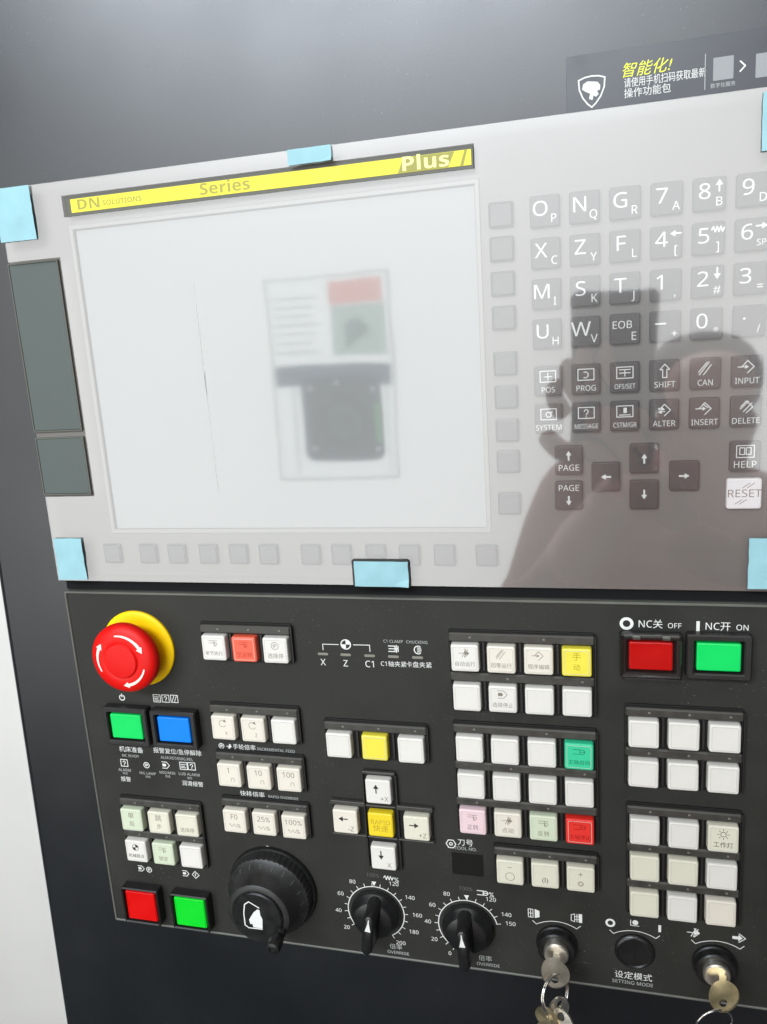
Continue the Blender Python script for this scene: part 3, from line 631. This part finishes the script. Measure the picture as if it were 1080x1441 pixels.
# jog cross
jx, jz = up(241.4, -177.6, CH)
jg = thing('jog_button_cross', 'cross of five caps, four arrows round a yellow rapid cap', 'jog buttons', jx, jz, .05)
link('housing', rbox(77, 25, 0, 1.2, 1.2, .3), M['housedark'], jg); link('housing', rbox(24, 82, .01, 1.4, 1.2, .3), M['housedark'], jg)
for (a, b, w, d) in ((-25.5, 13.4, 27, 3.6), (25.5, 13.4, 27, 3.6), (0, 13.2, 23, 1.6), (-25.5, -12.9, 27, 1.6), (25.5, -12.9, 27, 1.6), (0, -12.9, 23, 1.6), (0, 40.2, 25, 2.2)):
    link('ledge', rbox(w, d, 1.42, 4.0, .7, .6, a, b), M['ledge'], jg)
for a in (-12.6, 12.6):
    for b in (26.8, 0, -27.0): link('divider', rbox(1.3, 24, 1.42, 3.2, .3, .2, a, b), M['house'], jg)
for (a, b, mt, ic, tx, im) in ((0, 27.2, 'cap', 'up', '+X', 'inkdark'), (-27.2, .0, 'capcream2', 'left', '-Z', 'inkdark'), (27.0, 0, 'capcream', 'right', '+Z', 'inkdark'), (.3, -27.6, 'cap', 'down', 'X', 'inkdark'), (0, 0, 'capyellow2', None, 'RAPID', 'inkyel')):
    cap = link('button_cap', capmesh.copy(), M[mt], jg, W(a, 1.2, b))
    if ic: prnt('arrow', icon(ic, -1.5, 2.4, 3.5, .9), M[im], cap, CH + .05); text(tx, 4.4, -5.6, 4.2, M['inkcap'], cap, CH + .05, name='legend')
    else: text('RAPID', 0, 2.2, 4.0, M[im], cap, CH + .05, name='legend'); text('快速', 0, -3, 4.6, M[im], cap, CH + .05, name='legend'); cap['label'] = 'yellow button cap'

# ------------------------------------------------------------------ illuminated square buttons
def lit(label, ax, az, w, d, hw, hd, lens, h=8, inner=None, hx=0, hz=0):
    x, z = up(ax, az, h - 2); t = thing('illuminated_button', label, 'lit button', x, z, .05, 'square coloured lit buttons')
    link('bezel', frame(hw, hd, w + 3.2, d + 3.2, 0, h, 1.6, .9, hx, hz, .9), M['house'], t)
    link('well', rbox(w + 3.3, d + 3.3, 0, 1.6, .6, .1), M['housedark'], t)
    c = link('lens', rbox(w, d, 1.7, h - 1.2, 1.1, .9), M[lens], t)
    if inner: link('lens_border', frame(w - 1.8, d - 1.8, w - 3.2, d - 3.2, h - 1.25, h - .95, .8, .6, b=.05), M[inner], c)
    return t
lit('square green lit button under the red mushroom button, power symbol above it', 37.3, -111.2, 27, 20.5, 38.5, 32, 'lgreen')
lit('blue lit button, the only blue one on the panel', 79.2, -111.2, 27, 20.5, 38.5, 31, 'lblue')
lit('red square button at the bottom left corner of the panel', 26.6, -276.6, 27, 26.5, 33.6, 33, 'lred', 9, 'lred')
lit('green square button between the red corner button and the handwheel', 72, -276.6, 27, 26, 33.6, 32.5, 'lgreen2', 9, 'lgreen2')
lit('green lit button below the NC ON lettering, top right of the panel', 472.2, -34.8, 26, 18.6, 38.5, 30, 'lgreen', 7)
nr = lit('red lit button under a clear flip guard, below the NC OFF lettering', 431.4, -35.6, 26.6, 19, 38, 30, 'lred', 7)
gd = link('flip_guard', stack([(rrect(0, 0, 37, 29, 1.2), 7.05), (rrect(0, 0, 36, 28, 1.4), 11.0), (rrect(0, 0, 34.6, 26.6, 1.4), 12.0)], close_bot=False), M['clear'], nr)
link('guard_hinge', rbox(34, 2.2, 7.1, 9.6, .8, .5, 0, 14.8), M['ledge'], gd)
for a in (-9, 9): link('hinge_lug', rbox(5, 3, 7.2, 10.6, .7, .5, a, 14.2), M['rim'], gd)

# ------------------------------------------------------------------ emergency stop
es = thing('emergency_stop_button', 'red mushroom emergency stop button with white arrows on a yellow collar', 'emergency stop', 58.2, -44.0, .05)
link('collar', lathe([(30.2, 0), (30.2, 1.6), (29.4, 2.4), (27, 3.0), (18, 3.4), (17, 3.4)], n=72), M['yellow'], es)
link('stem', lathe([(14.5, 3.3), (14.5, 12), (13.8, 16)], n=40), M['estopskirt'], es)
hd = link('mushroom_head', lathe([(20, 12.5), (25.2, 13.4), (26.6, 15.4), (27.0, 18.4), (26.6, 21.2), (25.2, 23.2), (22.6, 24.6), (19, 25.4), (15.2, 25.8), (14.4, 25.6), (13.9, 25.5), (13.5, 26.2), (12.8, 26.9), (10, 27.2), (5, 27.4), (0, 27.4)], n=72), M['estop'], es)
def bent_arrow(a0, a1, r):
    n = 10; V = []; Fc = []
    hh = lambda rr: 25.75 - max(0, rr - 16.2) * .14 + .12
    for k in range(n + 1):
        a = math.radians(a0 + (a1 - a0) * k / n)
        wd_ = .5 + .75 * k / n
        for rr in (r - wd_, r + wd_): V.append(W(rr * math.cos(a), hh(rr) + .1, rr * math.sin(a)))
    for k in range(n): Fc.append((2 * k, 2 * k + 1, 2 * k + 3, 2 * k + 2))
    s = 1 if a1 > a0 else -1; b0 = len(V)
    for (da, dr) in ((0, -2.7), (0, 2.5), (s * 13, .2)):
        a = math.radians(a1 + da); rr = r + dr; V.append(W(rr * math.cos(a), hh(rr) + .16, rr * math.sin(a)))
    Fc.append((b0, b0 + 1, b0 + 2)); return mesh(V, Fc)
for a0, a1 in ((98, 32), (-18, -78), (208, 152)): link('arrow', bent_arrow(a0, a1, 19.4), M['arrowwhite'], hd)

# ------------------------------------------------------------------ handwheel
hw = thing('handwheel', 'large black pulse handwheel with crank grip and white shield logo, lower left of the panel', 'handwheel', 149, -243, .05)
link('base_flange', lathe([(36.5, 0), (36.5, 2.2), (35.6, 3.4), (33, 3.6)], n=72), M['knob'], hw)
wh = link('wheel', lathe([(34.0, 3.7), (34.0, 10), (33.4, 12), (31.5, 13.2), (27.2, 20), (25.6, 27), (24.8, 30.5), (23.2, 31.6), (21.0, 31.8)], n=96, knurl=.42, kr=(0, 2)), M['knob2'], hw)
link('wheel_cap', lathe([(20.6, 31.0), (20.6, 33.2), (19.6, 34.2), (0, 34.2)], n=64), M['knob'], wh)
pol = []
for k in range(20):
    a = 2 * math.pi * k / 20 + .05; 
    pol += ribbon([(29.2 * math.cos(a), 29.2 * math.sin(a)), (31.2 * math.cos(a), 31.2 * math.sin(a))], .5)
V, Fc = [], []
for p in pol:
    s = len(V); V += [W(x, 13.3 + (31.5 - math.hypot(x, z)) * 1.62 + .3, z) for x, z in p]; Fc.append(tuple(range(s, s + 4)))
link('graduations', mesh(V, Fc), M['inkfaint'], wh)
prnt('shield_logo', ribbon([(-10, 3), (-8.6, 10.5), (-5, 13.2), (3, 8.8), (3, -9)][:4], .9) + ribbon([(-10, 3), (-10, -7.5), (-7.2, -9.6), (3.8, -9.4)], .9) +
     [[(-5.6, -6.2), (-6.2, -2.4), (-4, 1.2), (-1.6, 4.8), (1.6, 7.6), (3.2, 7), (3.4, 3), (4.8, -1), (4, -8.8), (-3.4, -8.6), (-3.8, -5.8)]], M['ink'], wh, 34.3)
def grip_obj():
    return lathe([(4.6, 31.6), (4.4, 34), (3.6, 36), (4.8, 38), (5.6, 42), (5.6, 47), (5.0, 49), (2.6, 49.6), (2.2, 48.4), (0, 48.4)], n=32)
gp = link('crank_grip', grip_obj(), M['knob'], wh, W(17.5, 0, -10.5)); gp.rotation_euler = (math.radians(2), 0, 0)

# ------------------------------------------------------------------ selector knobs
def selector(label, x, z, ang):
    t = thing('selector_knob', label, 'selector knob', x, z, .05, 'override selector knobs')
    link('skirt', lathe([(19.6, 0), (19.6, 3.4), (18.6, 5.0), (16.6, 6.6), (15.2, 10), (14.4, 10.6), (6, 10.8)], n=64, smooth=True), M['knob'], t)
    # tapered finger grip running through the centre
    L = []
    for w, l, h in ((12, 37, 4.0), (11, 36, 10), (9.0, 34.5, 18), (8.2, 33.6, 24.5), (7.2, 32.6, 25.6), (5.2, 30.4, 26.2)):
        L.append((rrect(0, 0, w, l, w / 2 - .2, 5), h))
    gme = stack(L); [setattr(p, 'use_smooth', True) for p in gme.polygons]
    try: gme.set_sharp_from_angle(angle=math.radians(50))
    except Exception: pass
    g_ = link('finger_grip', gme, M['knob'], t); g_.rotation_euler = (0, -ang, 0)
    prnt('pointer_mark', [[(-2.2, 4.4), (2.2, 4.4), (.5, 11.5), (.35, 14.6), (-.35, 14.6), (-.5, 11.5)]], M['ink'], g_, 26.3)
    return t
selector('left black override knob with scale from 20 to 200, right of the handwheel', 232.5, -254.2, math.radians(-8))
selector('right black override knob with scale from 0 to 150, under the tool number window', 303.5, -256.8, math.radians(2))

# ------------------------------------------------------------------ key switches and keys
def kswitch(label, x, z, tall=True):
    t = thing('key_switch', label, 'key switch', x, z, .05, 'key switches along the bottom of the panel')
    if tall:
        link('body', lathe([(14.6, 0), (14.6, 2.2), (13.8, 3.0), (13.2, 8.0), (12.2, 9.0), (9.6, 9.0)], n=56), M['knob'], t)
        link('barrel', lathe([(8.8, 8.0), (8.8, 12), (8.0, 13.0), (0, 13.2)], n=40), M['metal'], t)
    else:
        link('body', lathe([(13.6, 0), (13.6, 1.6), (12.8, 2.6), (11.6, 3.0), (10.8, 2.2), (0, 2.0)], n=56), M['knob'], t)
        link('keyhole', rbox(1.6, 7, 2.0, 2.2, .4, .05), M['housedark'], t)
    return t
kswitch('black key switch holding the bunch of keys, under the two door symbols', 368.3, -261)
kswitch('flat black key switch without a key, above the setting mode lettering', 422.2, -259.5, False)
kswitch('black key switch at the far right holding a single brass key', 475, -261)
def key_mesh_bow(R=10, t=1.6, hole=2.6, neck=5):
    n = 28; out = [];
    for k in range(n + 1):
        a = math.radians(-58 + 296 * k / n); out.append((R * math.cos(a) * .92, R * math.sin(a)))
    hc = (0, R * .52); inn = circ(*hc, hole, n + 1)
    return out, inn
def make_key(parent_thing, label, cat_new, loc, rot, R=10, mt='metal', blade=24):
    """key lies in its local X-Z plane, bow centre at origin, blade towards -Z"""
    t = bpy.data.objects.new('key', None); C.objects.link(t); t.location = loc; t.rotation_euler = rot; t.empty_display_size = .005
    t['label'] = label; t['category'] = 'key'; t['group'] = 'metal keys'
    n = 40; out = []
    for k in range(n):
        a = 2 * math.pi * k / n; r = R * (1 + .03 * math.cos(3 * a)); out.append((r * .94 * math.cos(a), r * math.sin(a)))
    inn = [(2.7 * math.cos(2 * math.pi * k / n), R * .5 + 2.7 * math.sin(2 * math.pi * k / n)) for k in range(n)]
    V, Fc = [], []
    for loop, h in ((out, -.8), (out, -1.05 * .95 + .2), (out, .8), (inn, 1.0), (inn, -1.0)):
        for p in loop: V.append(W(p[0], h, p[1]))
    for a in range(5):
        b = (a + 1) % 5
        for k in range(n): Fc.append((a * n + k, a * n + (k + 1) % n, b * n + (k + 1) % n, b * n + k))
    link('bow', mesh(V, Fc), M[mt], t)
    prof = [(-2.4, -R + 1.2), (2.4, -R + 1.2), (2.4, -R - 4), (2.0, -R - blade * .25), (1.2, -R - blade * .32), (2, -R - blade * .42), (.9, -R - blade * .52), (2, -R - blade * .62), (1.3, -R - blade * .74), (2, -R - blade * .84), (0, -R - blade), (-2.4, -R - blade * .9)]
    link('blade', stack([(prof, -.6), (prof, .6)]), M[mt], t)
    return t
def torus(R, r, n=56, m_=10):
    V, Fc = [], []
    for i in range(n):
        a = 2 * math.pi * i / n
        for j in range(m_):
            b = 2 * math.pi * j / m_; rr = R + r * math.cos(b); V.append(W(rr * math.cos(a), r * math.sin(b), rr * math.sin(a)))
    for i in range(n):
        for j in range(m_):
            Fc.append((i * m_ + j, ((i + 1) % n) * m_ + j, ((i + 1) % n) * m_ + (j + 1) % m_, i * m_ + (j + 1) % m_))
    return mesh(V, Fc, smooth=True)
D2 = math.radians
# key in the left switch: blade runs into the panel, bow lies flat-ish towards the viewer
make_key(None, 'worn nickel key inserted in the switch under the door symbols', 'key', W(368, 27, -262.5), (D2(104), D2(12), D2(0)), 10.4, 'metal', 12)
tr_ = bpy.data.objects.new('key_ring', torus(14, .8)); 
def ring(label, R, r, loc, rot, double=False):
    t = bpy.data.objects.new('key_ring', None); C.objects.link(t); t.location = loc; t.rotation_euler = rot; tag(t, label, 'key ring', 'wire key rings')
    link('wire_loop', torus(R, r), M['steel'], t)
    if double: link('wire_loop', torus(R, r), M['steel'], t, W(.3, 1.7 * r, .2))
    return t
ring('double wire key ring hanging from the key under the door symbols', 12.5, .75, W(367.5, 33, -274), (D2(-12), D2(0), D2(52)), True)
make_key(None, 'pale key hanging highest on the left key ring', 'key', W(370, 36, -284), (D2(-6), D2(18), D2(38)), 9.2, 'metal', 24)
make_key(None, 'worn key with yellowish bow hanging lowest on the left key ring', 'key', W(363, 40, -288), (D2(10), D2(28), D2(-20)), 9.6, 'brass', 24)
make_key(None, 'slender silver key hanging at the front of the left key ring', 'key', W(373, 44, -287), (D2(-20), D2(-14), D2(-30)), 9.4, 'metal', 24)
make_key(None, 'brass key inserted in the far right switch', 'key', W(477, 27, -262.5), (D2(106), D2(-25), D2(-14)), 10.6, 'brass', 12)
make_key(None, 'second brass key with round bow hanging in front of the far right switch', 'key', W(472, 36, -300), (D2(-14), D2(24), D2(18)), 10, 'brass', 22)
ring('single wire key ring hanging from the brass key at the far right', 12.5, .8, W(470, 36, -277), (D2(8), D2(0), D2(20)))
bpy.data.objects.remove(tr_)

run_text()

# ------------------------------------------------------------------ behind the viewer: what the film mirrors
def mirror_pt(x, z, y): k = (CAM.y * -1 + (-y)) / (500 * S); return (CAM.x + (x - 392.65) * S * k, y, CAM.z + (z - 173.38) * S * k)
def sheet(name, xa, xb, za, zb, y, m, parent, th=.004):
    a = mirror_pt(xa, za, y); b = mirror_pt(xb, zb, y); V = []
    for yy in (y, y - th): V += [(a[0], yy, a[2]), (b[0], yy, a[2]), (b[0], yy, b[2]), (a[0], yy, b[2])]
    return link(name, mesh(V, [(0, 1, 2, 3), (4, 5, 6, 7), (0, 1, 5, 4), (1, 2, 6, 5), (2, 3, 7, 6), (3, 0, 4, 7)]), M[m], parent)
nb = bpy.data.objects.new('window_notice', None); C.objects.link(nb)
tag(nb, 'white notice sheet with red heading and dark rounded panel, mirrored over the screen', 'notice')
yw = -2.6
sheet('paper', 190, 272, 84, 218, yw, 'backlit_paper', nb)
sheet('red_heading', 232, 268, 199, 214, yw + .01, 'backlit_red', nb)
sheet('picture', 233, 269, 166, 198, yw + .01, 'backlit_green', nb)
for k in range(5): sheet('sprig', 242 + 3.4 * k, 244.2 + 3.6 * k, 170 + 2 * k, 190 - 2 * abs(k - 2), yw + .02, 'backlit_leaf', nb)
for k in range(7): sheet('text_line', 195, 224 - (k % 3) * 3, 204 - k * 6, 205.6 - k * 6, yw + .01, 'backlit_rule', nb)
sheet('header_band', 192, 270, 148, 161, yw + .01, 'backlit_blue', nb)
a = mirror_pt(235.5, 125, yw + .03); kk = (-CAM.y + 2.57) / (500 * S)
pts = rrect(0, 0, 54 * kk, 56 * kk, 7 * kk, 6)
def rr_panel(s, y, m):
    V = [(a[0] + p[0] * S * s, y, a[2] + p[1] * S * s) for p in pts] ; n = len(V); V += [(v[0], y - .01, v[2]) for v in V]
    link('dark_panel', mesh(V, [tuple(range(n)), tuple(range(n, 2 * n))] + [(k, (k + 1) % n, n + (k + 1) % n, n + k) for k in range(n)]), M[m], nb)
rr_panel(1, yw + .03, 'backlit_dark'); rr_panel(.78, yw + .05, 'backlit_teal')
kq = (-CAM.y - (yw + .07)) / (500 * S)
def disc(cx_, cz_, r, m, y=yw + .07):
    c0 = mirror_pt(cx_, cz_, y); P = circ(0, 0, r * kq, 24); V = [(c0[0] + p[0] * S, y, c0[2] + p[1] * S) for p in P]; n = len(V); V += [(v[0], y - .006, v[2]) for v in V]
    link('round_detail', mesh(V, [tuple(range(n)), tuple(range(n, 2 * n))] + [(k, (k + 1) % n, n + (k + 1) % n, n + k) for k in range(n)]), M[m], nb)
disc(235, 124, 16, 'backlit_ring'); disc(235, 124, 12, 'backlit_core', yw + .09)
for q in ((214, 146), (257, 145), (215, 106), (257, 105), (233, 149)): disc(*q, 1.7, 'backlit_paper', yw + .08)
sheet('green_strip', 256, 260.5, 110, 136, yw + .08, 'backlit_lime', nb)
for q in ((189.4, 191, 84, 218), (271.4, 273, 84, 218), (191, 271.4, 84, 85.6), (191, 271.4, 216.4, 218), (203, 204.2, 88, 148), (266, 267.2, 88, 148)): sheet('frame_edge', *q, yw + .02, 'backlit_rule', nb)

# the photographer, mirrored in the film: phone in hand, brown shirt
ph = bpy.data.objects.new('phone', None); C.objects.link(ph); tag(ph, 'dark phone held up in front of the keypad, mirrored in the film', 'phone')
ph.matrix_world = Matrix.Translation(CAM) @ CAMROT
def pbox(name, x0, x1, y0, y1, z0, z1, m, r=.008):
    P = rrect((x0 + x1) / 2 , (y0 + y1) / 2, x1 - x0, y1 - y0, r, 5); n = len(P)
    V = [(p[0], p[1], z0) for p in P] + [(p[0], p[1], z1) for p in P]
    return link(name, mesh(V, [tuple(range(n)), tuple(range(n, 2 * n))] + [(k, (k + 1) % n, n + (k + 1) % n, n + k) for k in range(n)]), M[m], ph)
pbox('case', -.015, .06, -.128, .032, .004, .012, 'phone'); pbox('camera_bump', -.008, .018, -.024, .010, .0022, .004, 'knob', .006)
def skin(name, chain, edges, m, parent, lvl=1, root=0):
    me = bpy.data.meshes.new(name); me.from_pydata([c[0] for c in chain], edges, []); 
    o = bpy.data.objects.new(name, me); C.objects.link(o); md = o.modifiers.new('s', 'SKIN')
    if not me.skin_vertices: o.modifiers.remove(md); bm = bmesh.new(); bm.from_mesh(me); bm.verts.layers.skin.verify(); bm.to_mesh(me); bm.free(); md = o.modifiers.new('s', 'SKIN')
    for i, c in enumerate(chain): me.skin_vertices[0].data[i].radius = (c[1], c[2] if len(c) > 2 else c[1])
    me.skin_vertices[0].data[root].use_root = True
    md.use_smooth_shade = True; sb = o.modifiers.new('b', 'SUBSURF'); sb.levels = lvl; sb.render_levels = lvl
    me.materials.append(M[m]); o.parent = parent; return o
pr = bpy.data.objects.new('person', None); C.objects.link(pr); tag(pr, 'person in a brown shirt holding up a phone, mirrored in the film at right', 'person')
bx_ = .455; by = -.86; bz_ = -.13
body = [((bx_, by, -.75), .20, .12), ((bx_, by, -.45), .20, .12), ((bx_, by, -.2), .20, .11), ((bx_, by, -.06), .13, .09), ((bx_, by + .01, .04), .055), ((bx_, by + .03, .12), .07), ((bx_, by + .04, .22), .085, .095),
        ((bx_ - .17, by, -.08), .06), ((bx_ - .25, by + .08, -.18), .058), ((bx_ - .17, by + .32, -.12), .036), ((bx_ - .12, by + .42, -.02), .028),
        ((bx_ + .18, by, -.08), .06), ((bx_ + .26, by + .06, -.33), .048), ((bx_ + .04, by + .28, -.18), .036), ((bx_ - .08, by + .40, -.08), .028)]
be = [(0, 1), (1, 2), (2, 3), (3, 4), (4, 5), (5, 6), (3, 7), (7, 8), (8, 9), (9, 10), (3, 11), (11, 12), (12, 13), (13, 14)]
body[3] = ((bx_, by, .01), .13, .09); body[7] = ((bx_ - .185, by, .03), .066); body[8] = ((bx_ - .235, by + .08, -.19), .070); body[6] = ((bx_, by + .04, .14), .08, .09)
body = [((p[0][0], p[0][1], p[0][2] + (bz_ if i < 9 or i in (11, 12) else 0)),) + tuple(p[1:]) for i, p in enumerate(body)]
skin('body', body, be, 'cloth', pr, 2)
skin('face', [((bx_, by + .055, -.015), .062), ((bx_, by + .065, .04), .07), ((bx_, by + .06, .095), .07), ((bx_, by + .145, .035), .012)], [(0, 1), (1, 2), (1, 3)], 'skin', pr, 2)
skin('hair', [((bx_, by + .03, .09), .085), ((bx_, by - .01, .045), .088), ((bx_, by - .02, -.01), .075)], [(0, 1), (1, 2)], 'hair', pr, 2)
def hand(wx, wy, wz, tx, tz, flip):
    ch = [((wx, wy, wz), .022, .016), ((wx + tx * .045, wy + .03, wz + tz * .045), .03, .014), ((wx + tx * .08, wy + .05, wz + tz * .08), .034, .012)]
    ed = [(0, 1), (1, 2)]; skin('hand', ch, ed, 'skin', pr, 2)
    q = Vector((-tz, 0, tx))
    for k in range(4):
        b = Vector((wx + tx * .085, wy + .052, wz + tz * .085)) + q * (-.027 + .018 * k)
        L = (.020, .024, .023, .018)[k]
        p1 = b + Vector((tx * L * 1.2, .006, tz * L * 1.2)); p2 = p1 + Vector((tx * L * .7 + flip * .006, .008, tz * L * .7)); p3 = p2 + Vector((tx * L * .3 + flip * .010, .004, tz * L * .3))
        skin('finger', [(tuple(b), .0095), (tuple(p1), .009), (tuple(p2), .008), (tuple(p3), .007)], [(0, 1), (1, 2), (2, 3)], 'skin', pr, 1)
    b = Vector((wx + tx * .04, wy + .03, wz + tz * .04)) + q * .03
    skin('thumb', [(tuple(b), .012), (tuple(b + q * .018 + Vector((tx * .02, .008, tz * .02))), .0105), (tuple(b + q * .022 + Vector((tx * .045, .01, tz * .045))), .009)], [(0, 1), (1, 2)], 'skin', pr, 1)
skin('forearm', [((bx_ - .20, by + .16, -.25), .054), ((bx_ - .17, by + .32, -.12), .039), ((bx_ - .12, by + .43, -.02), .026)], [(0, 1), (1, 2)], 'skin', pr, 2)
hand(bx_ - .115, by + .425, -.01, -.5, .86, 1)
hand(bx_ - .07, by + .41, -.07, -.5, .86, -1)
